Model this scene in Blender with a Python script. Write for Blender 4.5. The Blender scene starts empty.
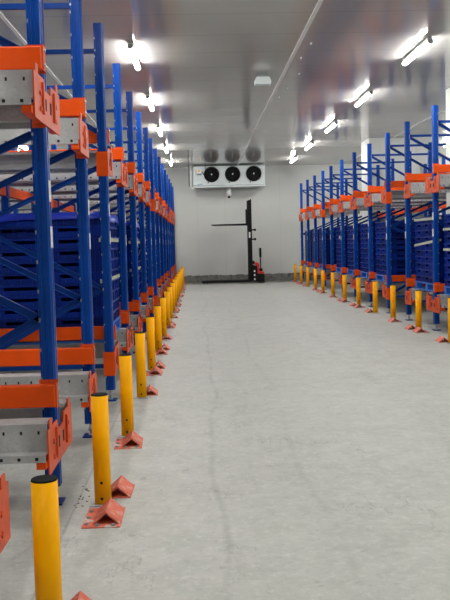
import bpy, bmesh, math, random
from mathutils import Vector, Matrix
random.seed(11)
S = bpy.context.scene
COL = S.collection
PI = math.pi

# ------------------------------------------------------------------ camera
F, YAW, PITCH, ROLL, EYE = 820.8214, 0.0309, 0.0699, 0.0252, 1.6
def ray(x, y):
    a, b = x - 225, y - 300
    c, s = math.cos(ROLL), math.sin(ROLL)
    u, v = c * a - s * b, s * a + c * b
    d = (u / F, 1.0, -v / F)
    c, s = math.cos(PITCH), math.sin(PITCH)
    d = (d[0], d[1] * c + d[2] * s, -d[1] * s + d[2] * c)
    c, s = math.cos(YAW), math.sin(YAW)
    return Vector((d[0] * c + d[1] * s, -d[0] * s + d[1] * c, d[2]))
fwd = ray(225, 300).normalized()
rgt = (ray(425, 300) - ray(225, 300)).normalized()
up = (ray(225, 100) - ray(225, 300)).normalized()
cd = bpy.data.cameras.new('camera')
cam = bpy.data.objects.new('camera', cd); COL.objects.link(cam)
M = Matrix.Identity(4)
for i in range(3):
    M[i][0], M[i][1], M[i][2] = rgt[i], up[i], -fwd[i]
M[2][3] = EYE
cam.matrix_world = M
cd.sensor_fit = 'VERTICAL'; cd.sensor_height = 24.0
cd.lens = F / 600 * 24.0
cd.clip_start = 0.05; cd.clip_end = 200
S.camera = cam

# ------------------------------------------------------------------ mesh builder
class MB:
    def __init__(s): s.bm = bmesh.new(); s.mark = 0; s.extra = []
    def use(s, mat):
        """faces made from here on carry a second material"""
        s.extra.append(mat); s.old = set(s.bm.faces); return s
    def box(s, x0, x1, y0, y1, z0, z1):
        x0, x1 = min(x0, x1), max(x0, x1); y0, y1 = min(y0, y1), max(y0, y1)
        v = [s.bm.verts.new(p) for p in ((x0,y0,z0),(x1,y0,z0),(x1,y1,z0),(x0,y1,z0),(x0,y0,z1),(x1,y0,z1),(x1,y1,z1),(x0,y1,z1))]
        for f in ((0,3,2,1),(4,5,6,7),(0,1,5,4),(1,2,6,5),(2,3,7,6),(3,0,4,7)): s.bm.faces.new([v[i] for i in f])
        return s
    def prism(s, pts, axis, a, b):
        """extrude a 2-D outline along an axis ('x': pts are (y,z); 'y': (x,z); 'z': (x,y))"""
        def P(p, t): return (t, p[0], p[1]) if axis == 'x' else (p[0], t, p[1]) if axis == 'y' else (p[0], p[1], t)
        A = [s.bm.verts.new(P(p, a)) for p in pts]; B = [s.bm.verts.new(P(p, b)) for p in pts]
        n = len(pts)
        for i in range(n): s.bm.faces.new((A[i], A[(i+1) % n], B[(i+1) % n], B[i]))
        s.bm.faces.new(A[::-1]); s.bm.faces.new(B)
        return s
    def bar(s, p, q, w, h):
        """rectangular bar from p to q lying in an x-z plane: w across (in plane), h along y"""
        p, q = Vector(p), Vector(q); d = (q - p).normalized()
        n = Vector((-d.z, 0, d.x)) * (w / 2); m = Vector((0, h / 2, 0))
        v = [s.bm.verts.new(e + i * n + j * m) for e in (p, q) for i, j in ((-1,-1),(1,-1),(1,1),(-1,1))]
        for f in ((0,1,2,3),(7,6,5,4),(0,4,5,1),(1,5,6,2),(2,6,7,3),(3,7,4,0)): s.bm.faces.new([v[i] for i in f])
        return s
    def tube(s, p, q, r0, r1=None, n=20, caps=True):
        r1 = r0 if r1 is None else r1
        p, q = Vector(p), Vector(q); d = (q - p).normalized()
        a = d.orthogonal().normalized(); b = d.cross(a)
        A = [s.bm.verts.new(p + r0 * (math.cos(t) * a + math.sin(t) * b)) for t in (2*PI*i/n for i in range(n))]
        B = [s.bm.verts.new(q + r1 * (math.cos(t) * a + math.sin(t) * b)) for t in (2*PI*i/n for i in range(n))]
        for i in range(n):
            f = s.bm.faces.new((A[i], A[(i+1) % n], B[(i+1) % n], B[i])); f.smooth = n > 8
        if caps: s.bm.faces.new(A[::-1]); s.bm.faces.new(B)
        return s
    def ring(s, p, q, ro, ri, n=24):
        """hollow cylinder from p to q"""
        p, q = Vector(p), Vector(q); d = (q - p).normalized(); a = d.orthogonal().normalized(); b = d.cross(a)
        L = []
        for c, r in ((p, ro), (q, ro), (q, ri), (p, ri)):
            L.append([s.bm.verts.new(c + r * (math.cos(t) * a + math.sin(t) * b)) for t in (2*PI*i/n for i in range(n))])
        for k in range(4):
            A, B = L[k], L[(k+1) % 4]
            for i in range(n):
                f = s.bm.faces.new((A[i], A[(i+1) % n], B[(i+1) % n], B[i])); f.smooth = k in (0, 2)
        return s
    def path(s, pts, r, n=8):
        for a, b in zip(pts, pts[1:]): s.tube(a, b, r, n=n)
        return s
    def bevel(s, w, seg=1):
        bmesh.ops.recalc_face_normals(s.bm, faces=s.bm.faces)
        e = [e for e in s.bm.edges if len(e.link_faces) == 2 and e.calc_face_angle(0) > 0.6]
        bmesh.ops.bevel(s.bm, geom=e, offset=w, segments=seg, affect='EDGES', profile=0.5, clamp_overlap=True)
        return s
    def mesh(s, name, mat):
        bmesh.ops.recalc_face_normals(s.bm, faces=s.bm.faces)
        if s.extra:
            for f in s.bm.faces: f.material_index = 0 if f in s.old else 1
        me = bpy.data.meshes.new(name); s.bm.to_mesh(me); s.bm.free()
        for q in [mat] + s.extra: me.materials.append(q)
        return me

CACHE = {}
def part(name, key, build, mat, parent=None, loc=(0,0,0), rot=(0,0,0), label=None):
    """one mesh object; the mesh is built once per key and shared by its copies"""
    k = (key, mat.name)
    if k not in CACHE: CACHE[k] = build().mesh(name, mat)
    o = bpy.data.objects.new(name, CACHE[k]); COL.objects.link(o)
    o.location = loc; o.rotation_euler = rot
    if parent is not None: o.parent = parent
    if label: o['label'] = label
    return o
def tag(o, label, cat, group=None, kind='thing'):
    o['label'] = label; o['category'] = cat; o['kind'] = kind
    if group: o['group'] = group
    return o
def thing(name, label, cat, loc=(0,0,0), rot=(0,0,0), group=None):
    o = bpy.data.objects.new(name, None); COL.objects.link(o)
    o.empty_display_size = 0.1; o.location = loc; o.rotation_euler = rot
    return tag(o, label, cat, group)
def struct(name, mb, mat, label=None):
    o = bpy.data.objects.new(name, mb.mesh(name, mat)); COL.objects.link(o)
    o['kind'] = 'structure'
    if label: o['label'] = label
    return o
ORD = 'first second third fourth fifth sixth seventh eighth ninth tenth eleventh twelfth thirteenth fourteenth fifteenth sixteenth seventeenth eighteenth'.split()

# ------------------------------------------------------------------ materials
def new_mat(name):
    m = bpy.data.materials.new(name); m.use_nodes = True
    nt = m.node_tree; b = nt.nodes['Principled BSDF']
    return m, nt, b
def N(nt, t, **k):
    n = nt.nodes.new(t)
    for a, v in k.items():
        if a in n.inputs: n.inputs[a].default_value = v
        else: setattr(n, a, v)
    return n
def mix(nt, fac, a, b, blend='MIX'):
    n = nt.nodes.new('ShaderNodeMix'); n.data_type = 'RGBA'; n.blend_type = blend
    for sock, v in ((n.inputs[0], fac), (n.inputs[6], a), (n.inputs[7], b)):
        if hasattr(v, 'is_output'): nt.links.new(v, sock)
        elif isinstance(v, (int, float)): sock.default_value = v
        else: sock.default_value = (*v, 1)
    return n.outputs[2]
def math_n(nt, op, a, b=0.0, c=None):
    n = nt.nodes.new('ShaderNodeMath'); n.operation = op
    for i, v in enumerate((a, b) if c is None else (a, b, c)):
        if hasattr(v, 'is_output'): nt.links.new(v, n.inputs[i])
        else: n.inputs[i].default_value = v
    return n.outputs[0]
def ramp(nt, fac, p0, p1):
    n = nt.nodes.new('ShaderNodeMapRange'); n.inputs[1].default_value = p0; n.inputs[2].default_value = p1
    n.clamp = True
    nt.links.new(fac, n.inputs[0]); return n.outputs[0]
def paint(name, col, rough=0.4, metal=0.0, wear=None, wear_at=(0.62, 0.7), wear_scale=30, vary=0.12, scale=6.0, bump=0.0, rand=0.0, spec=0.5):
    """painted / plastic surface: slow colour drift, optional scuffs to another colour"""
    m, nt, b = new_mat(name)
    tc = N(nt, 'ShaderNodeTexCoord')
    nz = N(nt, 'ShaderNodeTexNoise', Scale=scale, Detail=4.0); nt.links.new(tc.outputs['Object'], nz.inputs['Vector'])
    d = tuple(c * (1 - vary) for c in col); l = tuple(min(1, c * (1 + vary)) for c in col)
    c = mix(nt, ramp(nt, nz.outputs[0], 0.3, 0.7), d, l)
    if rand:
        oi = N(nt, 'ShaderNodeObjectInfo')
        f = ramp(nt, oi.outputs['Random'], 0.0, 1.0)
        c = mix(nt, f, c, tuple(min(1, x * (1 + rand)) for x in col))
    if wear:
        n2 = N(nt, 'ShaderNodeTexNoise', Scale=wear_scale, Detail=6.0, Roughness=0.7); nt.links.new(tc.outputs['Object'], n2.inputs['Vector'])
        c = mix(nt, ramp(nt, n2.outputs[0], *wear_at), c, wear)
    nt.links.new(c, b.inputs['Base Color'])
    b.inputs['Roughness'].default_value = rough; b.inputs['Metallic'].default_value = metal
    b.inputs['Specular IOR Level'].default_value = spec
    if bump:
        n3 = N(nt, 'ShaderNodeTexNoise', Scale=80.0, Detail=3.0); nt.links.new(tc.outputs['Object'], n3.inputs['Vector'])
        bp = N(nt, 'ShaderNodeBump', Strength=bump, Distance=0.002); nt.links.new(n3.outputs[0], bp.inputs['Height']); nt.links.new(bp.outputs[0], b.inputs['Normal'])
    return m

m_blue   = paint('blue_paint', (0.002, 0.052, 0.30), 0.30, wear=(0.2, 0.25, 0.35), wear_at=(0.74, 0.80), vary=0.15, spec=0.18)
m_brace  = paint('blue_brace_paint', (0.002, 0.041, 0.24), 0.36, vary=0.15, spec=0.18)
m_orange = paint('orange_paint', (0.78, 0.080, 0.003), 0.38, spec=0.22, wear=(0.25, 0.06, 0.03), wear_at=(0.74, 0.78), vary=0.10)
m_brack  = paint('bracket_orange', (0.62, 0.080, 0.018), 0.42, spec=0.25, wear=(0.52, 0.21, 0.12), wear_at=(0.60, 0.78), wear_scale=14, vary=0.14)
m_guard  = paint('guide_orange', (0.59, 0.112, 0.058), 0.6, wear=(0.62, 0.40, 0.33), wear_at=(0.50, 0.72), wear_scale=22, vary=0.15)
m_gplate = paint('guide_plate_orange', (0.62, 0.13, 0.07), 0.65, wear=(0.50, 0.48, 0.45), wear_at=(0.55, 0.60), wear_scale=7, vary=0.15)
m_yellow = paint('yellow_pipe', (1.0, 0.43, 0.0), 0.40, spec=0.1, vary=0.05, scale=3)
m_black  = paint('black_plastic', (0.004, 0.0042, 0.005), 0.5, spec=0.15)
m_hole   = paint('hole_black', (0.004, 0.004, 0.004), 0.9)
m_cap    = paint('dark_cap', (0.006, 0.007, 0.008), 0.85, spec=0.15, vary=0.3, scale=18)
m_steel  = paint('zinc_steel', (0.42, 0.43, 0.44), 0.4, metal=0.7, vary=0.2, scale=25)
m_red    = paint('red_cover', (0.62, 0.02, 0.025), 0.35)
m_mast   = paint('mast_black', (0.004, 0.004, 0.005), 0.45, spec=0.2)
m_white  = paint('white_plastic', (0.78, 0.79, 0.78), 0.45, vary=0.04)
m_paper  = paint('paper', (0.72, 0.72, 0.70), 0.7, wear=(0.2, 0.2, 0.2), wear_at=(0.60, 0.62), wear_scale=60, vary=0.05)
m_cooler = paint('cooler_grey', (0.60, 0.66, 0.66), 0.4, vary=0.05)
m_grey   = paint('mid_grey', (0.20, 0.21, 0.21), 0.6)
m_trim   = paint('trim_white', (0.74, 0.73, 0.70), 0.45, vary=0.05)
m_tape   = paint('sticker_orange', (0.9, 0.45, 0.03), 0.5)
m_blueink = paint('blue_ink', (0.12, 0.2, 0.42), 0.5)
m_crate  = paint('crate_blue', (0.0014, 0.0135, 0.14), 0.40, spec=0.15, vary=0.15, rand=1.0)
m_pallet = paint('pallet_blue', (0.03, 0.17, 0.62), 0.5, vary=0.15)
m_lid    = paint('lid_blue', (0.006, 0.03, 0.42), 0.3, vary=0.15)
m_debris = paint('debris', (0.16, 0.15, 0.13), 0.9, vary=0.4, scale=40)

# galvanised sheet: spangle, two rows of punched holes, a smear of red primer
m_galv, nt, b = new_mat('galvanised')
tc = N(nt, 'ShaderNodeTexCoord')
vo = N(nt, 'ShaderNodeTexVoronoi', Scale=60.0); nt.links.new(tc.outputs['Object'], vo.inputs['Vector'])
nz = N(nt, 'ShaderNodeTexNoise', Scale=3.0, Detail=5.0); nt.links.new(tc.outputs['Object'], nz.inputs['Vector'])
c = mix(nt, vo.outputs['Color'], (0.44, 0.45, 0.45), (0.56, 0.57, 0.57))
c = mix(nt, ramp(nt, nz.outputs[0], 0.35, 0.75), c, (0.34, 0.34, 0.34))
n2 = N(nt, 'ShaderNodeTexNoise', Scale=5.0, Detail=8.0, Roughness=0.8); nt.links.new(tc.outputs['Object'], n2.inputs['Vector'])
c = mix(nt, math_n(nt, 'MULTIPLY', ramp(nt, n2.outputs[0], 0.58, 0.72), 0.55), c, (0.55, 0.22, 0.17))
nt.links.new(c, b.inputs['Base Color']); b.inputs['Metallic'].default_value = 0.35; b.inputs['Roughness'].default_value = 0.7

# concrete floor
m_floor, nt, b = new_mat('concrete_floor')
tc = N(nt, 'ShaderNodeTexCoord'); sx = N(nt, 'ShaderNodeSeparateXYZ'); nt.links.new(tc.outputs['Object'], sx.inputs[0])
X, Y = sx.outputs[0], sx.outputs[1]
def noise(scale, detail=5.0, rough=0.6, vec=None):
    n = N(nt, 'ShaderNodeTexNoise', Scale=scale, Detail=detail, Roughness=rough); nt.links.new(vec or tc.outputs['Object'], n.inputs['Vector']); return n.outputs[0]
c = mix(nt, ramp(nt, noise(0.7), 0.3, 0.7), (0.362, 0.372, 0.345), (0.412, 0.424, 0.395))
c = mix(nt, ramp(nt, noise(4.5, 8, 0.7), 0.42, 0.72), c, (0.47, 0.48, 0.45))
c = mix(nt, math_n(nt, 'MULTIPLY', ramp(nt, noise(9, 9, 0.75), 0.56, 0.72), 0.55), c, (0.30, 0.305, 0.28))
# fine mottling, thin scratches and hairline crazing, scattered dark spots
c = mix(nt, math_n(nt, 'MULTIPLY', ramp(nt, noise(16, 7, 0.8), 0.50, 0.64), 0.55), c, (0.56, 0.57, 0.54))
c = mix(nt, math_n(nt, 'MULTIPLY', ramp(nt, noise(13, 8, 0.8), 0.54, 0.66), 0.55), c, (0.27, 0.28, 0.26))
st = N(nt, 'ShaderNodeMapping'); st.inputs['Scale'].default_value = (2.4, 0.8, 1.0); st.inputs['Rotation'].default_value = (0, 0, 0.35); nt.links.new(tc.outputs['Object'], st.inputs[0])
line = ramp(nt, math_n(nt, 'ABSOLUTE', math_n(nt, 'SUBTRACT', noise(1.1, 7, 0.62, st.outputs[0]), 0.47)), 0.006, 0.0015)
c = mix(nt, math_n(nt, 'MULTIPLY', math_n(nt, 'MULTIPLY', line, ramp(nt, noise(0.9, 3), 0.46, 0.58)), 0.6), c, (0.21, 0.215, 0.20))
st2 = N(nt, 'ShaderNodeMapping'); st2.inputs['Scale'].default_value = (0.5, 3.4, 1.0); st2.inputs['Rotation'].default_value = (0, 0, 0.3); nt.links.new(tc.outputs['Object'], st2.inputs[0])
c = mix(nt, math_n(nt, 'MULTIPLY', ramp(nt, noise(3.1, 9, 0.8, st2.outputs[0]), 0.61, 0.68), 0.45), c, (0.24, 0.245, 0.23))
c = mix(nt, math_n(nt, 'MULTIPLY', ramp(nt, noise(5.5, 3, 0.6), 0.67, 0.73), 0.5), c, (0.18, 0.185, 0.18))
c = mix(nt, math_n(nt, 'MULTIPLY', ramp(nt, noise(60, 3, 0.6), 0.66, 0.75), 0.5), c, (0.25, 0.25, 0.23))
wob = math_n(nt, 'MULTIPLY', math_n(nt, 'SUBTRACT', noise(0.25, 1), 0.5), 0.6)
wob2 = math_n(nt, 'ADD', X, wob)
patch = ramp(nt, noise(1.8, 5, 0.7), 0.36, 0.62)
for x0, w, st in ((0.11, 0.020, 0.34), (0.74, 0.022, 0.24), (0.40, 0.02, 0.12), (1.9, 0.05, 0.14), (2.6, 0.04, 0.12)):
    dist = math_n(nt, 'ABSOLUTE', math_n(nt, 'SUBTRACT', wob2, x0))
    f = ramp(nt, dist, w * 1.7, w * 0.2)
    c = mix(nt, math_n(nt, 'MULTIPLY', math_n(nt, 'MULTIPLY', f, patch), st), c, (0.17, 0.175, 0.165))
# saw-cut joints
for ax, p, st in ((Y, 9.4, 0.35), (Y, 21.0, 0.3), (X, -0.80, 0.4)):
    f = ramp(nt, math_n(nt, 'ABSOLUTE', math_n(nt, 'SUBTRACT', ax, p)), 0.010, 0.004)
    c = mix(nt, math_n(nt, 'MULTIPLY', f, st), c, (0.16, 0.16, 0.15))
# dirt and damp at the far kerb, under and beside the stacker
dy = ramp(nt, math_n(nt, 'ADD', Y, math_n(nt, 'MULTIPLY', noise(1.2), 1.4)), 32.0, 33.2)
c = mix(nt, math_n(nt, 'MULTIPLY', math_n(nt, 'MULTIPLY', dy, ramp(nt, noise(1.6, 6), 0.36, 0.55)), 0.9), c, (0.045, 0.042, 0.036))
nt.links.new(c, b.inputs['Base Color'])
nt.links.new(ramp(nt, noise(3, 6), 0.2, 0.9), b.inputs['Roughness'])
rr = N(nt, 'ShaderNodeMapRange'); rr.inputs[3].default_value = 0.42; rr.inputs[4].default_value = 0.68
nt.links.new(noise(3, 6), rr.inputs[0]); nt.links.new(rr.outputs[0], b.inputs['Roughness'])
bp = N(nt, 'ShaderNodeBump', Strength=0.25, Distance=0.004); nt.links.new(noise(14, 8, 0.7), bp.inputs['Height']); nt.links.new(bp.outputs[0], b.inputs['Normal'])

def ribbed(name, col, rough, axis, pitch, depth, joint, bump=0.35, coat=0.0, groove=0.35):
    """sandwich-panel skin: fine ribs every `pitch`, panel joints every `joint` along the axis"""
    m, nt, b = new_mat(name)
    tc = N(nt, 'ShaderNodeTexCoord'); sx = N(nt, 'ShaderNodeSeparateXYZ'); nt.links.new(tc.outputs['Object'], sx.inputs[0])
    a = sx.outputs['XYZ'.index(axis)]
    tri = math_n(nt, 'PINGPONG', a, pitch / 2)
    rib = ramp(nt, tri, pitch * 0.05, pitch * 0.22)
    jt = ramp(nt, math_n(nt, 'PINGPONG', a, joint / 2), 0.004, 0.010)
    nz = N(nt, 'ShaderNodeTexNoise', Scale=0.8, Detail=3.0); nt.links.new(tc.outputs['Object'], nz.inputs['Vector'])
    c = mix(nt, nz.outputs[0], tuple(x * 0.95 for x in col), tuple(min(1, x * 1.05) for x in col))
    c = mix(nt, jt, tuple(x * (1 - groove) for x in col), c)
    nt.links.new(c, b.inputs['Base Color']); b.inputs['Roughness'].default_value = rough
    if coat: b.inputs['Coat Weight'].default_value = coat; b.inputs['Coat Roughness'].default_value = 0.06
    h = math_n(nt, 'ADD', math_n(nt, 'MULTIPLY', rib, 0.3), jt)
    bp = N(nt, 'ShaderNodeBump', Strength=bump, Distance=depth); nt.links.new(h, bp.inputs['Height']); nt.links.new(bp.outputs[0], b.inputs['Normal'])
    return m
m_wall  = ribbed('wall_panel', (0.64, 0.66, 0.635), 0.38, 'X', 0.10, 0.004, 1.12, groove=0.12)
m_wally = ribbed('wall_panel_side', (0.64, 0.66, 0.635), 0.38, 'Y', 0.10, 0.004, 1.12)
m_ceil  = ribbed('ceiling_panel', (0.39, 0.38, 0.36), 0.13, 'Y', 0.10, 0.0012, 1.12, bump=0.07)
m_ceil.node_tree.nodes['Principled BSDF'].inputs['Specular IOR Level'].default_value = 0.75
m_kerb  = paint('kerb_concrete', (0.20, 0.20, 0.185), 0.8, wear=(0.05, 0.048, 0.042), wear_at=(0.5, 0.66), wear_scale=5, vary=0.2)

# stretch film: cream, half see-through
m_film, nt, b = new_mat('stretch_film')
b.inputs['Base Color'].default_value = (0.72, 0.74, 0.55, 1); b.inputs['Roughness'].default_value = 0.25
b.inputs['Alpha'].default_value = 0.7

m_lamp, nt, b = new_mat('lamp_diffuser')
b.inputs['Base Color'].default_value = (0.9, 0.9, 0.9, 1)
b.inputs['Emission Color'].default_value = (1.0, 0.985, 0.945, 1); b.inputs['Emission Strength'].default_value = 105.0

# ------------------------------------------------------------------ layout numbers (metres)
XL, XR = -0.947, 4.066           # centres of the front posts of the two rack rows
PITCH_Y, GAP_Y, Y0 = 1.856, 1.622, 3.11
def P(k, side='L'):              # uprights stand 1.856 m apart, 1.622 m across the bays without rails
    if side == 'L' and k < 3: return (3.25, 5.08, 6.86)[k]
    n = max(0, (k + 2) // 5)
    return Y0 + PITCH_Y * (k - n) + GAP_Y * n + (-0.06 if side == 'R' else 0.0)
HT = 3.818                       # post height
DEEP = 1.42                      # front post to rear post
CEIL = 4.65
WALL = 33.42
GAPS = (2, 7, 12)                # bays without rails
LEV = (0.0, 2.005)                # level offsets of the rails
BLEV = (0.0, 2.035)               # and of the brackets               # level offsets
BZ = 0.29                         # underside of the lower bracket
RZ = 0.380                        # underside of the lower rail

# ------------------------------------------------------------------ room
struct('floor', MB().box(-7.6, 9.6, -6.2, 33.6, -0.2, 0), m_floor)
struct('ceiling', MB().box(-7.6, 9.6, -6.2, 33.6, CEIL, CEIL + 0.15), m_ceil)
struct('wall_back', MB().box(-7.6, 9.6, WALL, WALL + 0.15, 0.001, CEIL - 0.001), m_wall)
struct('wall_front', MB().box(-7.6, 9.6, -6.2, -6.05, 0.001, CEIL - 0.001), m_wall)
struct('wall_left', MB().box(-7.6, -7.45, -6.04, WALL - 0.01, 0.001, CEIL - 0.001), m_wally)
struct('wall_right', MB().box(9.45, 9.6, -6.04, WALL - 0.01, 0.001, CEIL - 0.001), m_wally)
kb = MB().box(-7.4, 9.4, 33.18, WALL - 0.002, 0.0, 0.27)
struct('baseboard_back', kb, m_kerb)
struct('column_1', MB().box(5.24, 7.4, 16.0, 17.2, 0.001, CEIL - 0.001), m_wall)
struct('column_2', MB().box(5.26, 7.4, 25.0, 26.2, 0.001, CEIL - 0.001), m_wall)
for i, x in enumerate((1.645, -2.5, 6.0)):
    struct('trim_%d' % (i + 1), MB().box(x - 0.028, x + 0.028, -6.0, WALL - 0.02, CEIL - 0.014, CEIL - 0.001), m_trim)
for i, q in enumerate(((12.9, 1.83), (16.6, 1.86), (13.9, 1.80), (15.2, 1.93), (17.6, 1.80))):
    a = part('ceiling_anchor', 'anchor', lambda: MB().tube((0,0,-0.012), (0,0,0), 0.014, 0.02, 10).tube((0,0,-0.03), (0,0,-0.012), 0.006, n=8), m_white, loc=(q[1], q[0], CEIL - 0.001))
    tag(a, '%s little white anchor plug beside the ceiling joint strip, counting inward' % ORD[(0, 3, 1, 2, 4)[i]], 'anchor', 'anchor plugs along the ceiling joint')

# ------------------------------------------------------------------ rack uprights
def post_mb(sx):
    pts = [(0.05,-0.034),(0.05,-0.012),(0.043,-0.009),(0.043,0.009),(0.05,0.012),(0.05,0.034),(0.036,0.05),(0.008,0.05),(0.004,0.045),(-0.012,0.045),(-0.016,0.05),(-0.026,0.05),(-0.03,0.041),(-0.042,0.041),
           (-0.042,-0.041),(-0.03,-0.041),(-0.026,-0.05),(-0.016,-0.05),(-0.012,-0.045),(0.004,-0.045),(0.008,-0.05),(0.036,-0.05)]
    m = MB().prism([(x * sx, y) for x, y in pts], 'z', 0.115, HT).use(m_steel)
    for i in range(20):
        z = 0.25 + i * 0.18
        for s in (-1, 1): m.box(-0.040 * sx, -0.032 * sx, s * 0.0411, s * 0.0418, z - 0.011, z + 0.011)
    return m
def foot_plate(): return MB().box(-0.062, 0.062, -0.07, 0.07, 0, 0.012).bevel(0.003)
def foot_screw():
    m = MB().tube((0,0,0.012), (0,0,0.1145), 0.011, n=10)
    return m.tube((0,0,0.05), (0,0,0.068), 0.022, n=6).tube((0,0,0.012), (0,0,0.026), 0.026, 0.015, 10)
def bolt_mb(): return MB().tube((0,0,0), (0,-0.008,0), 0.011, 0.009, 8)
def arm_mb(sx, s):  return MB().box(-0.005 * sx, 0.050 * sx, 0.060 * s, 0.462 * s, RZ - 0.042, RZ - 0.002)
def bracket_mb(sx, near, far):
    """orange end plate that joins the rail ends to the post: an H seen from the aisle"""
    b0, t0, tt = BZ, BZ + 0.262, BZ + 0.312
    m = MB()
    sides = [s for s, on in ((-1, near), (1, far)) if on]
    if len(sides) == 2:
        o = [(-0.42, b0), (0.42, b0), (0.42, t0), (0.37, t0), (0.37, tt), (0.29, tt), (0.29, t0), (0.115, t0), (0.095, t0 - 0.06),
             (-0.095, t0 - 0.06), (-0.115, t0), (-0.29, t0), (-0.29, tt), (-0.37, tt), (-0.37, t0), (-0.42, t0)]
    else:
        s = sides[0]
        o = [(s * y, z) for y, z in ((0.42, b0), (0.42, t0), (0.37, t0), (0.37, tt), (0.29, tt), (0.29, t0), (0.02, t0), (-0.055, t0 - 0.05), (-0.055, b0))]
    m.prism(o, 'x', 0.0535 * sx, 0.0615 * sx)
    # return flanges of the folded sheet and the collar round the post
    m.box(-0.03 * sx, 0.0534 * sx, -0.058, -0.052, b0 - 0.01, t0 - 0.12).box(-0.03 * sx, 0.0534 * sx, 0.052, 0.058, b0 - 0.01, t0 - 0.12)
    for s in sides:
        m.box(0.0617 * sx, 0.075 * sx, s * 0.17, s * 0.20, b0 + 0.05, t0 - 0.03)
        for z in (b0 + 0.07, b0 + 0.16): m.tube((0.0617 * sx, s * 0.26, z), (0.071 * sx, s * 0.26, z), 0.016, n=6)
    m.use(m_hole)
    for s in sides: m.box(0.0616 * sx, 0.0630 * sx, s * 0.055, s * 0.105, BZ + 0.085, BZ + 0.155)
    return m
def sleeve_mb(sx):
    m = MB()
    m.box(-0.055 * sx, 0.058 * sx, -0.060, -0.052, BZ - 0.025, BZ + 0.220).box(-0.055 * sx, 0.058 * sx, 0.052, 0.060, BZ - 0.025, BZ + 0.220)
    return m.box(0.0515 * sx, 0.058 * sx, -0.0519, 0.0519, BZ - 0.025, BZ + 0.220)
# bracing nodes: (front z, rear z) of each diagonal
DIAG = {1: ((1.16, 0.42), (1.16, 1.86), (2.39, 1.80), (2.75, 3.52)), -1: ((0.42, 1.16), (1.86, 1.16), (1.86, 2.39), (3.52, 2.75))}
def upright(side, k, label, group, deep=False):
    sx = 1 if side == 'L' else -1
    x = XL if side == 'L' else XR
    if deep: x -= 2.87 * sx
    r = thing('rack_upright', label, 'rack upright', (x, P(k, side), 0), group=group)
    for i, dx in enumerate((0, -DEEP * sx)):
        s = sx if i == 0 else -sx
        part('post', ('post', s), lambda: post_mb(s), m_blue, r, (dx, 0, 0))
        f = part('foot_plate', 'footplate', foot_plate, m_brace, r, (dx, 0, 0.001))
        part('jack_screw', 'jackscrew', foot_screw, m_steel, f, (0, 0, 0))
        if deep: continue
        if i == 0:
            for z in (1.96, 1.68):
                part('location_label', ('sticker', sx), lambda: MB().box(0.0505 * sx, 0.0515 * sx, -0.034, 0.034, -0.065, 0.065), m_paper, r, (0, 0, z - (0.02 * (k % 3))), label='white paper location label')
    for z in (0.36, 3.55):
        h = part('horizontal_brace', ('hb', sx), lambda: MB().box(-0.043 * sx, -(DEEP - 0.043) * sx, -0.016, 0.016, -0.022, 0.022), m_brace, r, (0, 0, z))
        if not deep:
            part('bolt', 'bolt', bolt_mb, m_steel, h, (-0.03 * sx, -0.0415, 0), label='steel bolt head')
    for zf, zr in DIAG[sx]:
        if side == 'L' and k == 1 and zf == 2.39: zf, zr = 2.28, 1.69
        def mk(zf=zf, zr=zr):
            a = Vector((-0.043 * sx, 0, zf)); q = Vector((-(DEEP - 0.043) * sx, 0, zr))
            m = MB().bar(a, q, 0.05, 0.006)
            d = (q - a).normalized(); n = Vector((-d.z, 0, d.x)) * 0.022
            for e in (n, -n): m.bar(a + e + Vector((0, -0.013, 0)), q + e + Vector((0, -0.013, 0)), 0.006, 0.02)
            return m
        d = part('diagonal_brace', ('db', sx, zf, zr), mk, m_brace, r)
        if not deep:
            part('bolt', 'bolt', bolt_mb, m_steel, d, (-0.03 * sx, -0.0415, zf), label='steel bolt head')
    if deep: return r
    near, far = (k - 1) not in GAPS, k not in GAPS
    lift = 0.045 if side == 'R' else 0.0
    for dz, bz in zip(LEV, BLEV):
        b = part('rail_bracket', ('bracket', sx, near, far), lambda: bracket_mb(sx, near, far), m_brack, r, (0, 0, bz + 0.75 * lift))
        for s, on in ((-1, near), (1, far)):
            if on: part('support_arm', ('arm', sx, s), lambda: arm_mb(sx, s), m_orange, r, (0, 0, dz + lift))
        if not near:
            part('post_sleeve', ('sleeve', sx), lambda: sleeve_mb(sx), m_orange, r, (0, 0, bz + 0.75 * lift), label='orange sleeve wrapped round the post')
    return r

# ------------------------------------------------------------------ rails, guide bars, tie bars
def rail_mb(sx, s, length):
    """s=-1: rail on the camera side of its upright. Top flange towards the post, lower flange into the lane, with a lip"""
    t = 0.005
    y = lambda v: v * s
    m = MB()
    x0, x1 = 0.050 * sx, (0.050 - length) * sx
    m.prism([(y(0.21), RZ + 0.205), (y(0.39), RZ + 0.205), (y(0.39), RZ + 0.045), (y(0.47), RZ + 0.045), (y(0.47), RZ), (y(0.465), RZ), (y(0.465), RZ + 0.040), (y(0.385), RZ + 0.040), (y(0.385), RZ + 0.200), (y(0.215), RZ + 0.200), (y(0.215), RZ + 0.180), (y(0.21), RZ + 0.180)], 'x', x0, x1)
    m.use(m_hole)
    for i in range(int((min(length, 3.4) - 0.15) / 0.1)):
        x = (0.050 - 0.05 - i * 0.1) * sx
        m.box(x - 0.009, x + 0.009, s * 0.4702, s * 0.4712, RZ + 0.012, RZ + 0.030)
        m.box(x - 0.006, x + 0.006, s * 0.3902, s * 0.3912, RZ + 0.145, RZ + 0.165)
    return m
def gbar_mb(sx): return MB().box(0.055 * sx, -(DEEP + 0.05) * sx, -0.036, 0.036, 0, 0.135).bevel(0.006)
def gcon_mb(sx):
    m = MB().box(-0.05 * sx, 0.066 * sx, 0.0365, 0.0415, -0.012, 0.160)
    return m.box(0.0555 * sx, 0.066 * sx, -0.03, 0.0364, -0.004, 0.143)

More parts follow.
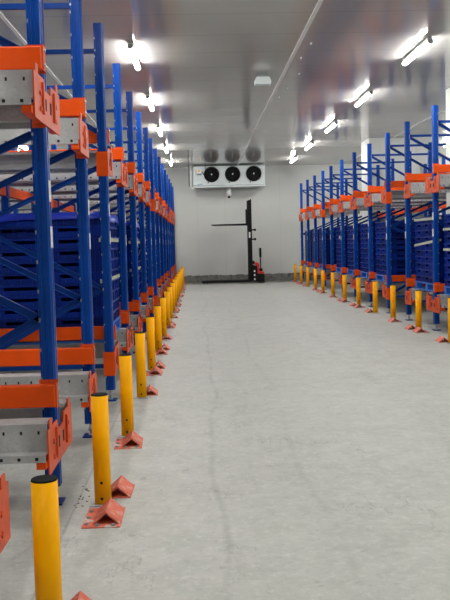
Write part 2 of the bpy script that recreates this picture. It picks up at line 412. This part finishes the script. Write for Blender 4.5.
ROWN = {'L': 'close', 'R': 'opposite'}
def build_row(side, frames):
    sx = 1 if side == 'L' else -1
    x = XL if side == 'L' else XR
    row = ROWN[side]
    k0 = frames[0]
    for k in frames:
        o = ORD[k - k0]
        extra = ' with orange post sleeves' if k - 1 in GAPS else ''
        upright(side, k, '%s blue rack upright along the %s rack row%s' % (o, row, extra), 'upright frames of the %s rack row' % row)
        for li, dz in enumerate(LEV):
            lev = ('lower', 'upper')[li]
            near, far = (k - 1) not in GAPS, k not in GAPS
            length = (4.35 if side == 'L' else 1.32 if k > 12 else 2.95)
            for s, on, wh in ((-1, near, 'before'), (1, far, 'behind')):
                if not on: continue
                if s == -1 and k == frames[0]: continue
                if s == 1 and k == frames[-1]: continue
                r = part('shuttle_rail', ('rail', sx, s, length), lambda: rail_mb(sx, s, length), m_galv, None, (x, P(k, side), dz + (0.045 if side == 'R' else 0.0)))
                tag(r, '%s galvanised steel rail just %s the %s upright of the %s rack row' % (lev, wh, o, row), 'rail', 'galvanised rails of the %s rack row' % row)
            yb = 0.094 if not near else -0.094
            z = (0.629, 2.645)[li] + (0.04 if side == 'R' else 0.0)
            g = thing('guide_bar', '%s orange bar fixed across the %s upright of the %s rack row' % (lev, o, row), 'rack bar', (x, P(k, side) + yb, z), group='orange cross bars of the %s rack row' % row)
            part('bar', ('gbar', sx), lambda: gbar_mb(sx), m_orange, g)
            c = part('end_connector', ('gcon', sx, yb > 0), lambda: gcon_mb(sx), m_brack, g, rot=(0, 0, 0)) if yb < 0 else part('end_connector', ('gcon2', sx), lambda: MB().box(0.0555 * sx, 0.066 * sx, -0.03, 0.03, -0.004, 0.15), m_brack, g)
            for bz in (0.03, 0.115): part('bolt', ('cbolt', sx), lambda: MB().tube((0.0665*sx,0,0),(0.074*sx,0,0),0.012,n=8), m_steel, c, (0, 0, bz), label='steel bolt head')
    for k in frames[:-1]:
        if k in GAPS or (side == 'R' and k > 11): continue
        gap = round(P(k + 1, side) - P(k, side), 3)
        t = part('tie_bar', ('tie', gap), lambda: MB().box(-0.025, 0.025, 0.053, gap - 0.053, 0, 0.13).bevel(0.005), m_orange, None, (x - DEEP * sx, P(k, side), 2.235))
        tag(t, 'orange tie bar joining rear posts behind the %s bay of the %s rack row' % (ORD[k - k0], row), 'tie bar', 'rear tie bars of the %s rack row' % row)
LFR, RFR = list(range(0, 17)), list(range(5, 17))
build_row('L', LFR)
build_row('R', RFR)
for k in range(5, 13):
    upright('R', k, 'blue upright deep behind the %s upright of the opposite rack row' % ORD[k - 5], 'deep uprights behind the opposite rack row', deep=True)
for k in range(2, 11):
    upright('L', k, 'blue upright deep behind the %s upright of the close rack row' % ORD[k], 'deep uprights behind the close rack row', deep=True)

# ------------------------------------------------------------------ pallets, crates, film
CW, CD, CH, CP = 0.515, 0.580, 0.1175, 0.1203        # crate width (along aisle), depth, height, layer pitch
def crate_into(m, ox=0, oy=0, oz=0, lite=False):
    w, d, h = CW / 2, CD / 2, CH
    def B(x0, x1, y0, y1, z0, z1): m.box(ox + x0, ox + x1, oy + y0, oy + y1, oz + z0, oz + z1)
    i = 0.010
    B(-d + i, d - i, -w + i, w - i, 0, 0.008)
    B(-d, d, -w, -w + 0.01, h - 0.024, h); B(-d, d, w - 0.01, w, h - 0.024, h)
    B(-d, -d + 0.01, -w + 0.01, w - 0.01, h - 0.024, h); B(d - 0.01, d, -w + 0.01, w - 0.01, h - 0.024, h)
    for s in (-1, 1):
        yo, yi = s * (w - i), s * (w - i - 0.004)
        B(-d + i, d - i, yi, yo, 0.008, 0.058); B(-d + i, -0.17, yi, yo, 0.058, h - 0.024); B(0.17, d - i, yi, yo, 0.058, h - 0.024)
        xo, xi = s * (d - i), s * (d - i - 0.004)
        B(xi, xo, -w + i, w - i, 0.008, 0.058); B(xi, xo, -w + i, -0.08, 0.058, h - 0.024); B(xi, xo, 0.08, w - i, 0.058, h - 0.024)
        if not lite:
            for t in (-0.24, -0.19, 0.19, 0.24): B(t - 0.005, t + 0.005, yo, s * (w - 0.002), 0.004, h - 0.024)
            for t in (-0.2, -0.135, -0.05, 0.05, 0.135, 0.2): B(xo, s * (d - 0.002), t - 0.009, t + 0.009, 0.004, h - 0.024 if abs(t) > 0.11 else 0.058)
            for t in (-0.12, 0.0, 0.12): B(t - 0.005, t + 0.005, yo, s * (w - 0.002), 0.004, 0.058)
    return m
def pallet_deck():
    m = MB()
    for i in range(7): m.box(-0.59 + i * 0.1715, -0.59 + i * 0.1715 + 0.15, -0.782, 0.782, 0.122, 0.145)
    for y in (-0.722, 0, 0.722): m.box(-0.59, 0.59, y - 0.05, y + 0.05, 0.098, 0.1219)
    return m
def pallet_board(): return MB().box(-0.06, 0.06, -0.661, -0.061, 0, 0.022).box(-0.06, 0.06, 0.061, 0.661, 0, 0.022)
def pallet_skid():
    m = MB().box(-0.59, 0.59, -0.06, 0.06, 0, 0.022)
    for x in (-0.53, 0, 0.53): m.box(x - 0.06, x + 0.06, -0.06, 0.06, 0.0221, 0.0979)
    return m
TOPZ = RZ + 0.205
def bay_y(k, side): return P(k, side) + (0.935 if k - 1 in GAPS else 0.898)
stuff = MB()
def load(side, k, back=0.0, own=True, name='', near_rows=False, layers=10):
    sx = 1 if side == 'L' else -1
    face = (-0.985 if side == 'L' else 4.145) - back * sx
    row = ROWN[side]
    cx = face - 0.59 * sx; cy = bay_y(k, side) - 0.005; up_z = 0.045 if side == 'R' else 0.0
    p = thing('pallet', 'blue plastic pallet under the crates of the %s loaded bay in the %s rack row' % (name, row), 'pallet', (cx, cy, TOPZ + up_z + 0.001), group='pallets in the %s rack row' % row)
    part('deck', 'deck', pallet_deck, m_pallet, p)
    for y in (-0.722, 0, 0.722): part('skid', 'skid', pallet_skid, m_pallet, p, (0, y, 0))
    for x in (-0.53, 0.53): part('bottom_board', 'pboard', pallet_board, m_pallet, p, (x, 0, 0))
    z0 = TOPZ + up_z + 0.148
    for li in range(layers):
        for ci in range(3):
            for ri in range(2):
                x = face - sx * (CD / 2 + ri * (CD + 0.006)); y = cy + (ci - 1) * (CW + 0.004); z = z0 + li * CP
                if ri == 1 and ci > 0: continue
                if own and (ri == 0 or near_rows):
                    o = part('crate', 'crate', lambda: crate_into(MB()), m_crate, None, (x + random.uniform(-.004, .004), y + random.uniform(-.001, .001), z))
                    colm = 'front' if ri == 0 else 'inner'
                    where = ('first', 'second', 'third')[ci] + ' aisle column' if ri == 0 else 'column deeper in'
                    tag(o, 'blue crate, layer %s from pallet, %s, %s loaded bay, %s row' % (ORD[li], where, name, row), 'crate', 'crates of the %s loaded bay in the %s rack row' % (name, row))
                    CR[(side, k, li, ci, ri)] = o
                else: crate_into(stuff, x, y, z, lite=True)
    return cx, cy, z0, layers
CR = {}
LB = [3, 4, 5, 6, 8, 9, 10, 11, 13, 14, 15]
RB = [5, 6, 8, 9, 10, 11, 13, 14, 15]
STK = {}
for i, k in enumerate(LB):
    STK['L', k] = load('L', k, back=0.62 if k == 4 else 0.0, own=k in (3, 5, 6), name=ORD[i], near_rows=k == 3)
for i, k in enumerate(RB):
    STK['R', k] = load('R', k, own=k in (5, 6, 8, 9, 10, 11), name=ORD[i], near_rows=k == 8)
for side, bays in (('L', LB), ('R', RB)):
    sx = 1 if side == 'L' else -1
    for k in bays:
        if k == 4 or (side == 'R' and k > 11): continue
        cx, cy = STK[side, k][0] - 1.24 * sx, STK[side, k][1]
        up_z = 0.045 if side == 'R' else 0.0
        p = thing('pallet', 'blue plastic pallet hidden behind a loaded one, deeper in the %s rack row' % ROWN[side], 'pallet', (cx, cy, TOPZ + up_z + 0.001), group='deeper pallets of the %s rack row' % ROWN[side])
        part('deck', 'deck', pallet_deck, m_pallet, p)
        for y in (-0.722, 0, 0.722): part('skid', 'skid', pallet_skid, m_pallet, p, (0, y, 0))
        for li in range(10):
            for ci in range(3):
                for ri in (-1, 1): crate_into(stuff, cx + ri * 0.293, cy + (ci - 1) * (CW + 0.004), TOPZ + up_z + 0.148 + li * CP, lite=True)
so = bpy.data.objects.new('crate_stack', stuff.mesh('crate_stack', m_crate)); COL.objects.link(so)
so['kind'] = 'stuff'; so['label'] = 'far and half hidden stacks of blue plastic crates inside both rack rows'; so['category'] = 'crates'

def film(side, k, z, slope=0.0, w=0.042, label='', idx=0):
    cx, cy, z0, n = STK[side, k]
    sx = 1 if side == 'L' else -1
    hx, hy, t = 0.595, 0.787, 0.004
    m = MB()
    fx = cx + sx * hx
    def strip(pa, pb, za, zb):
        (xa, ya), (xb, yb) = pa, pb
        d = Vector((xb - xa, yb - ya, 0)).normalized(); nn = Vector((d.y, -d.x, 0)) * t * sx
        vs = [m.bm.verts.new(Vector((px, py, pz + dz)) + o) for o in (Vector((0,0,0)), nn) for (px, py, pz) in ((xa, ya, za), (xb, yb, zb)) for dz in (-w/2, w/2)]
        for f in ((0,2,3,1),(4,5,7,6),(0,4,6,2),(1,3,7,5),(0,1,5,4),(2,6,7,3)): m.bm.faces.new([vs[i] for i in f])
    c0, c1 = (fx, cy - hy), (fx, cy + hy)
    zz = (z + slope / 2, z - slope / 2)
    strip(c0, c1, zz[0], zz[1]); strip(c1, (fx - sx * 0.06, cy + hy), zz[1], zz[1]); strip((fx - sx * 0.05, cy - hy), c0, zz[0], zz[0])
    o = bpy.data.objects.new('stretch_film_band', m.mesh('stretch_film_band', m_film)); COL.objects.link(o)
    tag(o, label, 'film band', 'stretch film bands round the crate stacks')
for side, k, z, sl, nm in (('L', 3, 1.66, 0, 'higher'), ('L', 3, 1.23, 0, 'lower'), ('R', 6, 1.93, 0, 'topmost'), ('R', 6, 1.50, 0.10, 'sloping'),
                           ('R', 5, 1.73, 0, 'higher'), ('R', 5, 1.39, 0, 'lower'), ('L', 5, 1.64, 0, 'higher'), ('L', 5, 1.22, 0, 'lower'), ('L', 6, 1.45, 0.05, 'only')):
    B = LB if side == 'L' else RB
    film(side, k, z, sl, label='%s cream film band round crates of the %s loaded bay, %s rack row' % (nm, ORD[B.index(k)], ROWN[side]))
def cover(side, k, label):
    cx, cy, z0, n = STK[side, k]
    z = z0 + n * CP
    m = MB()
    gx = [-0.607, -0.597] + [-0.44 + 0.22 * i for i in range(5)] + [0.597, 0.607]
    gy = [-0.796, -0.787] + [-0.66 + 0.22 * i for i in range(7)] + [0.787, 0.796]
    nx, ny = len(gx) - 1, len(gy) - 1
    edge = lambda i, j: i in (0, nx) or j in (0, ny)
    g = [[m.bm.verts.new((gx[i], gy[j], -0.05 - 0.03 * random.random() if edge(i, j) else 0.004 + 0.016 * random.random())) for j in range(ny + 1)] for i in range(nx + 1)]
    for i in range(nx):
        for j in range(ny):
            f = m.bm.faces.new((g[i][j], g[i+1][j], g[i+1][j+1], g[i][j+1])); f.smooth = True
    r = bmesh.ops.extrude_face_region(m.bm, geom=list(m.bm.faces))
    for v in r['geom']:
        if isinstance(v, bmesh.types.BMVert): v.co.z += 0.006
    o = bpy.data.objects.new('stack_cover', m.mesh('stack_cover', m_lid)); COL.objects.link(o); o.location = (cx, cy, z)
    tag(o, label, 'cover', 'blue covers on the crate stacks')
cover('L', 3, 'bright blue plastic sheet lying over the first crate stack of the close rack row')
cover('L', 5, 'bright blue plastic sheet lying over the third crate stack of the close rack row')
for (key, side) in ((('R', 10, 5, 0, 0), -1), (('R', 9, 4, 0, 0), -1), (('R', 11, 7, 1, 0), -1)):
    o = CR[key]; s = -1 if key[0] == 'R' else 1
    part('paper_label', 'crlabel', lambda: MB().box(-0.002, 0.002, -0.07, 0.07, 0.006, 0.09), m_paper, o, (s * (CD / 2 + 0.003), 0.05, 0), label='white paper label')

# ------------------------------------------------------------------ bollards and floor guides
XBL, XBR, HB, DL = -0.634, 3.7814, 0.682, 0.10
def bollard(x, y, label, group):
    b = thing('bollard', label, 'bollard', (x, y, 0), group=group)
    part('pipe', 'pipe', lambda: MB().ring((0,0,0.010), (0,0,HB), 0.0525, 0.0485, 32), m_yellow, b)
    part('cap', 'cap', lambda: MB().tube((0,0,HB + 0.0005), (0,0,HB + 0.007), 0.0530, 0.050, n=32), m_cap, b, label='dark sunken cap')
    part('base_plate', 'bbase', lambda: MB().box(-0.075, 0.075, -0.07, 0.07, 0, 0.0095).bevel(0.003), m_steel, b, label='galvanised square base plate')
    for z in (0.045, 0.145):
        part('bolt_hole', 'bhole', lambda: MB().tube((0,-0.0515,0), (0,-0.0540,0), 0.009, n=10), m_hole, b, (0, 0, z), label='dark bolt hole')
def angle_mb(s, L):
    t, w, h = 0.008, 0.078, 0.070
    o = [(-w, 0.0075), (0, h + 0.0075), (w, 0.0075), (w - 0.012, 0.0075), (0, h - 0.004), (-w + 0.012, 0.0075)]
    return MB().prism(o, 'y', 0, L)
def guide(x, y, L, label, group, plate=True, sgn=1):
    g = thing('floor_guide', label, 'floor guide', (x, y, 0), (0, 0, random.uniform(-0.05, 0.05)), group=group)
    part('angle_guard', ('ang', L), lambda: angle_mb(1, L), m_guard, g)
    x0, x1 = (-0.135, 0.085) if sgn > 0 else (-0.085, 0.135)
    if not plate: x0, x1 = -0.085, 0.085
    pl = part('base_plate', ('gpl', L, plate, sgn), lambda: MB().box(x0, x1, -0.05 if plate else -0.01, L + 0.02, 0, 0.007), m_gplate, g)
    if plate:
        for by in (0.0, 0.11, 0.22):
            part('bolt', 'gbolt', lambda: MB().tube((0,0,0), (0,0,0.010), 0.014, 0.011, 6), m_grey, pl, (-0.112 * sgn, by, 0.0072))
    for bx in (-0.045, 0.045):
        if plate: part('bolt', 'gbolt', lambda: MB().tube((0,0,0), (0,0,0.010), 0.014, 0.011, 6), m_grey, pl, (bx, -0.028, 0.0072))
LG = {0: 'r', 1: 'fr', 2: 'f', 3: 'r', 4: 'fr', 5: 'fr', 6: 'f', 7: 'fr', 8: 'r', 9: 'fr', 10: 'fr', 11: 'f', 12: 'fr', 13: 'r', 14: 'fr', 15: 'f', 16: 'fr'}
RG = {5: 'r', 6: 'fr', 7: 'f', 8: 'r', 9: 'fr', 10: 'fr', 11: 'f', 12: 'fr', 13: 'f', 14: 'r', 15: 'fr', 16: 'f'}
for side, xs, rng, G in (('L', XBL, range(0, 17), LG), ('R', XBR, range(5, 17), RG)):
    row = ROWN[side]; k0 = rng[0]; s = 1 if side == 'L' else -1
    for k in rng:
        y = (3.21, 5.03, 6.83)[k] if side == 'L' and k < 3 else P(k, side) + DL; o = ORD[k - k0]
        bollard(xs, y, '%s yellow bollard from the camera before the %s rack row' % (o, row), 'yellow bollards of the %s rack row' % row)
        for f in G.get(k, ''):
            if f == 'f': guide(xs + 0.062 * s, y - 0.40, 0.27, 'worn orange floor guide in front of the %s bollard of the %s row' % (o, row), 'floor guides of the %s row' % row, True, s)
            else: guide(xs + 0.078 * s, y + 0.10, 0.25, 'worn orange floor guide just beyond the %s bollard of the %s row' % (o, row), 'floor guides of the %s row' % row, False, s)
db = MB()
for i in range(16):
    x, y, r = random.uniform(-0.82, -0.74), random.gauss(5.15, 0.16), random.uniform(0.003, 0.007)
    if abs(x - XBL) < 0.09: continue
    db.box(x - r, x + r * random.uniform(0.6, 2), y - r, y + r, 0.0, r * 0.6)
for i in range(70):
    x, r = random.uniform(-1.2, 4.6), random.uniform(0.012, 0.035)
    if not (random.random() < 0.9): continue
    db.box(x - r * 2, x + r * 2, 33.20, 33.20 + r * 2, 0.27, 0.27 + r)
do = bpy.data.objects.new('debris', db.mesh('debris', m_debris)); COL.objects.link(do)
do['kind'] = 'stuff'; do['label'] = 'dark crumbs of dirt on the concrete and along the far kerb'; do['category'] = 'dirt'

# ------------------------------------------------------------------ lamps
def tube_mb():
    """LED tube: clear below and at the sides, opaque back along the top"""
    m = MB(); n, r, zc = 24, 0.037, -0.083
    A, B = [[m.bm.verts.new((r * math.sin(t), y, zc - r * math.cos(t))) for t in (2 * PI * i / n for i in range(n))] for y in (-0.75, 0.75)]
    m.extra = [m_white]; lit = []
    for i in range(n):
        f = m.bm.faces.new((A[i], A[(i+1) % n], B[(i+1) % n], B[i])); f.smooth = True
        t = abs(((i + 0.5) / n * 360 + 180) % 360 - 180)
        if t < 100: lit.append(f)
    m.bm.faces.new(A); m.bm.faces.new(B[::-1])
    m.old = set(lit)
    return m
def lamp(x, y, label, group):
    l = thing('tube_lamp', label, 'ceiling lamp', (x, y, CEIL), group=group)
    part('housing', 'lhouse', lambda: MB().box(-0.045, 0.045, -0.76, 0.76, -0.046, -0.030).bevel(0.004), m_white, l)
    part('diffuser', 'ldiff', tube_mb, m_lamp, l, label='glowing tube')
    for s in (-1, 1):
        part('end_cap', ('lcap', s), lambda: MB().tube((0, s*0.7505, -0.083), (0, s*0.795, -0.083), 0.040, n=16), m_grey, l)
        part('ceiling_clip', ('lclip', s), lambda: MB().box(-0.02, 0.02, s*0.66, s*0.72, -0.0299, -0.001), m_steel, l)
names = {-5.45: 'over the depths of the close racks', -0.935: 'above the close rack row', 3.6: 'above the opposite rack row', 8.15: 'beyond the opposite rack row'}
for x, nm in names.items():
    n = 0
    for i in range(0, 8):
        y = 0.55 + 4.27 * i
        vis = y > 11
        if vis:
            lamp(x, y, '%s glowing tube lamp %s, counting inward' % (ORD[n], nm), 'tube lamps on the ceiling'); n += 1
        else:
            lamp(x, y, 'glowing tube lamp %s, overhead outside the picture' % nm, 'unseen tube lamps %s' % nm)

# emergency light on the ceiling
e = thing('emergency_light', 'small white emergency light with dark mount under the ceiling panels', 'emergency light', (1.262, 15.25, CEIL))
part('mount', 'emount', lambda: MB().box(-0.09, 0.09, -0.05, 0.05, -0.05, -0.001), m_grey, e)
part('body', 'ebody', lambda: MB().prism([(-0.12,-0.05),(0.12,-0.05),(0.15,-0.12),(0.15,-0.17),(0.13,-0.19),(-0.13,-0.19),(-0.15,-0.17),(-0.15,-0.12)], 'y', -0.09, 0.09).bevel(0.012, 2), m_cooler, e)
part('lens', 'elens', lambda: MB().box(-0.11, 0.11, -0.096, -0.0905, -0.175, -0.125), m_cooler, e)

# ------------------------------------------------------------------ evaporator cooler
CY0, CY1, CX0, CX1, CZ0, CZ1 = 32.5, 33.15, -0.12, 2.70, 3.85, 4.60
c = thing('evaporator_cooler', 'long pale grey air cooler with three black fans under the ceiling', 'air cooler', (0, 0, 0))
bm = MB().box(CX0, CX1, CY0, CY1, CZ0, CZ1).bevel(0.012)
part('casing', 'ccase', lambda: bm, m_cooler, c)
part('drain_pan', 'cpan', lambda: MB().box(CX0 - 0.01, CX1 + 0.01, CY0 - 0.03, CY1, CZ0 - 0.075, CZ0 - 0.012).bevel(0.006), m_cooler, c)
part('gap_strip', 'cgap', lambda: MB().box(CX0 + 0.02, CX1 - 0.02, CY0 + 0.02, CY1 - 0.02, CZ0 - 0.0119, CZ0 - 0.0005), m_hole, c)
part('hanger', 'chang', lambda: MB().box(CX0 + 0.3, CX0 + 0.34, CY0 + 0.1, CY0 + 0.14, CZ1 + 0.0005, CEIL - 0.001).box(CX1 - 0.34, CX1 - 0.3, CY0 + 0.1, CY0 + 0.14, CZ1 + 0.0005, CEIL - 0.001), m_steel, c)
def fan_ring():
    m = MB().ring((0, 0, 0), (0, -0.05, 0), 0.305, 0.285, 40)
    for r in (0.06, 0.09, 0.12, 0.15, 0.18, 0.21, 0.24, 0.27): m.ring((0, -0.048, 0), (0, -0.056, 0), r + 0.004, r - 0.004, 28)
    for a in range(8):
        t = a * PI / 4; d = Vector((math.cos(t), 0, math.sin(t)))
        m.tube(d * 0.04 + Vector((0, -0.045, 0)), d * 0.29 + Vector((0, -0.045, 0)), 0.004, n=6)
    return m
def fan_blades():
    m = MB().tube((0, -0.002, 0), (0, -0.03, 0), 0.07, n=20)
    for a in range(5):
        t = a * 2 * PI / 5
        v = []
        for r, w in ((0.065, 0.35), (0.275, 0.5)):
            for s in (-1, 1):
                for th in (0, 0.004): v.append(m.bm.verts.new((r * math.cos(t + s * w), -0.017 + s * 0.012 - th, r * math.sin(t + s * w))))
        for f in ((0,2,6,4),(1,5,7,3),(0,4,5,1),(2,3,7,6),(0,1,3,2),(4,6,7,5)): m.bm.faces.new([v[i] for i in f])
    return m
for x in (0.60, 1.43, 2.26):
    f = part('fan', 'fanring', fan_ring, m_black, c, (x, CY0 - 0.001, 4.275))
    part('blades', 'fanblades', fan_blades, m_mast, f)
    part('well', 'fanwell', lambda: MB().tube((0, -0.0005, 0), (0, -0.0015, 0), 0.284, n=32), m_hole, f)
    part('hub', 'fanhub', lambda: MB().tube((0, -0.0565, 0), (0, -0.064, 0), 0.028, n=14), m_white, f, label='white hub')
    part('lug', 'fanlug', lambda: MB().box(-0.16, -0.12, -0.02, -0.001, -0.34, -0.295), m_mast, f)
j = part('junction_box', 'cjb', lambda: MB().box(0.02, 0.20, CY0 - 0.06, CY0 - 0.001, 4.32, 4.49).bevel(0.008), m_white, c)
part('sticker', 'cjs', lambda: MB().box(0.06, 0.15, CY0 - 0.0625, CY0 - 0.0605, 4.385, 4.455), m_tape, j, label='small orange sticker')
part('cover_strip', 'cjd', lambda: MB().box(0.02, 0.20, CY0 - 0.05, CY0 - 0.001, 4.26, 4.315), m_grey, j)
part('cable', 'ccab', lambda: MB().path([(0.21, CY0 - 0.02, 4.40), (0.26, CY0 - 0.03, 4.36), (0.27, CY0 - 0.03, 4.29), (0.31, CY0 - 0.03, 4.27)], 0.012), m_black, c)
part('cable', 'ccab2', lambda: MB().path([(0.37, CY0 - 0.03, 4.45), (0.36, CY0 - 0.03, 4.52), (0.36, CY0 - 0.03, 4.63)], 0.009), m_black, c)
part('name_mark', 'cmark', lambda: MB().box(0.022, 0.24, CY0 - 0.004, CY0 - 0.001, 3.895, 3.92), m_blueink, c, label='small blue maker mark')
part('riser_pipe', 'criser', lambda: MB().tube((CX0 - 0.09, CY0 + 0.1, CZ0 - 0.05), (CX0 - 0.09, CY0 + 0.1, CEIL - 0.001), 0.045, n=14).path([(CX0 - 0.09, CY0 + 0.1, CZ0 - 0.05), (CX0 - 0.05, CY0 + 0.1, CZ0 - 0.11), (CX0 + 0.08, CY0 + 0.1, CZ0 - 0.10)], 0.035, 12), m_white, c)
part('riser_pipe', 'criser2', lambda: MB().tube((CX0 - 0.17, CY0 + 0.12, CZ0 - 0.02), (CX0 - 0.17, CY0 + 0.12, CEIL - 0.001), 0.024, n=10), m_grey, c, label='thin dark pipe')
d = part('drain_pipe', 'cdrain', lambda: MB().tube((1.28, 32.85, CZ0 - 0.076), (1.28, 32.85, 3.44), 0.085, n=18), m_white, c)
part('outlet', 'cout', lambda: MB().tube((1.28, 32.85, 3.4395), (1.28, 32.85, 3.36), 0.05, n=14), m_mast, d)

# ------------------------------------------------------------------ pallet stacker, seen from its side, forks towards the close row
SY = 32.0
s = thing('pallet_stacker', 'black and red walk-behind pallet stacker with raised forks before the back wall', 'stacker', (0, SY, 0))
def ch(x0, x1, y, z0, z1): return MB().box(x0, x1, y - 0.04, y + 0.04, z0, z1)
for y in (-0.30, 0.30):
    part('mast_rail', ('mast', y), lambda: ch(1.94, 2.045, y, 0.06, 3.20), m_mast, s)
    part('inner_rail', ('imast', y), lambda: ch(2.047, 2.085, y * 0.85, 0.12, 3.24), m_mast, s)
part('crossbar', 'mcb', lambda: MB().box(1.99, 2.08, -0.215, 0.215, 3.12, 3.19).box(1.99, 2.08, -0.259, 0.259, 1.2, 1.27), m_mast, s)
part('lift_cylinder', 'mcyl', lambda: MB().tube((2.03, 0, 0.3), (2.03, 0, 3.1), 0.03, n=12), m_steel, s)
for y in (-0.22, 0.22):
    f = part('fork', ('fork', y), lambda: MB().prism([(1.935, 2.86), (1.935, 2.24), (0.62, 2.255), (0.52, 2.285), (0.52, 2.30), (1.88, 2.315), (1.88, 2.86)], 'y', y - 0.08, y + 0.08), m_mast, s)
part('carriage', 'carr', lambda: MB().box(1.87, 1.935, -0.139, 0.139, 2.36, 2.46).box(1.87, 1.935, -0.139, 0.139, 2.72, 2.82), m_mast, s)
for y in (-0.30, 0.30):
    l = part('outrigger_leg', ('outr', y), lambda: MB().box(0.10, 1.939, y - 0.07, y + 0.07, 0.05, 0.125).bevel(0.01), m_mast, s)
    for x in (0.2, 0.32): part('load_wheel', ('lw', y, x), lambda: MB().tube((x, y - 0.04, 0.0405), (x, y + 0.04, 0.0405), 0.04, n=16), m_grey, l)
b = part('chassis', 'chas', lambda: MB().prism([(2.09, 0.05), (2.53, 0.05), (2.54, 0.30), (2.50, 0.36), (2.27, 0.36), (2.25, 0.66), (2.09, 0.72)], 'y', -0.34, 0.34).bevel(0.012), m_mast, s)
for z in (0.16, 0.32, 0.47): part('vent', ('vent', z), lambda: MB().box(2.12, 2.18, -0.3445, -0.3402, z - 0.035, z + 0.035), m_white, b, label='pale square plate')
part('drive_wheel', 'dw', lambda: MB().tube((2.38, -0.06, 0.0905), (2.38, 0.06, 0.0905), 0.09, n=20).tube((2.5, 0.2, 0.0605), (2.5, 0.26, 0.0605), 0.06, n=16).tube((2.5, -0.26, 0.0605), (2.5, -0.2, 0.0605), 0.06, n=16), m_grey, s)
part('cover', 'rcov', lambda: MB().prism([(2.255, 0.362), (2.50, 0.362), (2.53, 0.44), (2.34, 0.46), (2.34, 0.74), (2.29, 0.80), (2.17, 0.80), (2.17, 0.725), (2.255, 0.665)], 'y', -0.33, 0.33).bevel(0.012), m_red, s, label='red bodywork cover')
part('top_pad', 'tpad', lambda: MB().box(2.10, 2.165, -0.2, 0.2, 0.73, 0.86).box(2.35, 2.47, -0.22, 0.22, 0.462, 0.56), m_mast, s)
t = part('tiller', 'till', lambda: MB().bar((2.41, 0, 0.5605), (2.41, 0, 1.0), 0.045, 0.05), m_mast, s)
part('handle', 'thand', lambda: MB().box(2.37, 2.45, -0.14, 0.14, 1.0005, 1.36).bevel(0.02, 2), m_mast, t)
for z in (2.06, 1.70):
    part('guard_bracket', ('gbk', z), lambda: MB().box(2.046, 2.22, -0.37, -0.341, z - 0.03, z + 0.03).box(2.17, 2.24, -0.3405, -0.30, z - 0.045, z + 0.045), m_mast, s)
part('rating_plate', 'rpl', lambda: MB().box(1.96, 2.02, -0.3445, -0.3402, 1.76, 1.98), m_white, s, label='pale rating plate')

# ------------------------------------------------------------------ light and view
w = bpy.data.worlds.new('world'); S.world = w; w.use_nodes = True
w.node_tree.nodes['Background'].inputs[0].default_value = (0.5, 0.52, 0.55, 1)
w.node_tree.nodes['Background'].inputs[1].default_value = 0.05
S.view_settings.view_transform = 'Standard'; S.view_settings.look = 'None'
S.view_settings.gamma = 1.0; S.view_settings.use_curve_mapping = False
S.view_settings.exposure = 0.48
S.cycles.use_denoising = True
S.cycles.max_bounces = 8
S.cycles.diffuse_bounces = 5
S.cycles.sample_clamp_indirect = 6.0
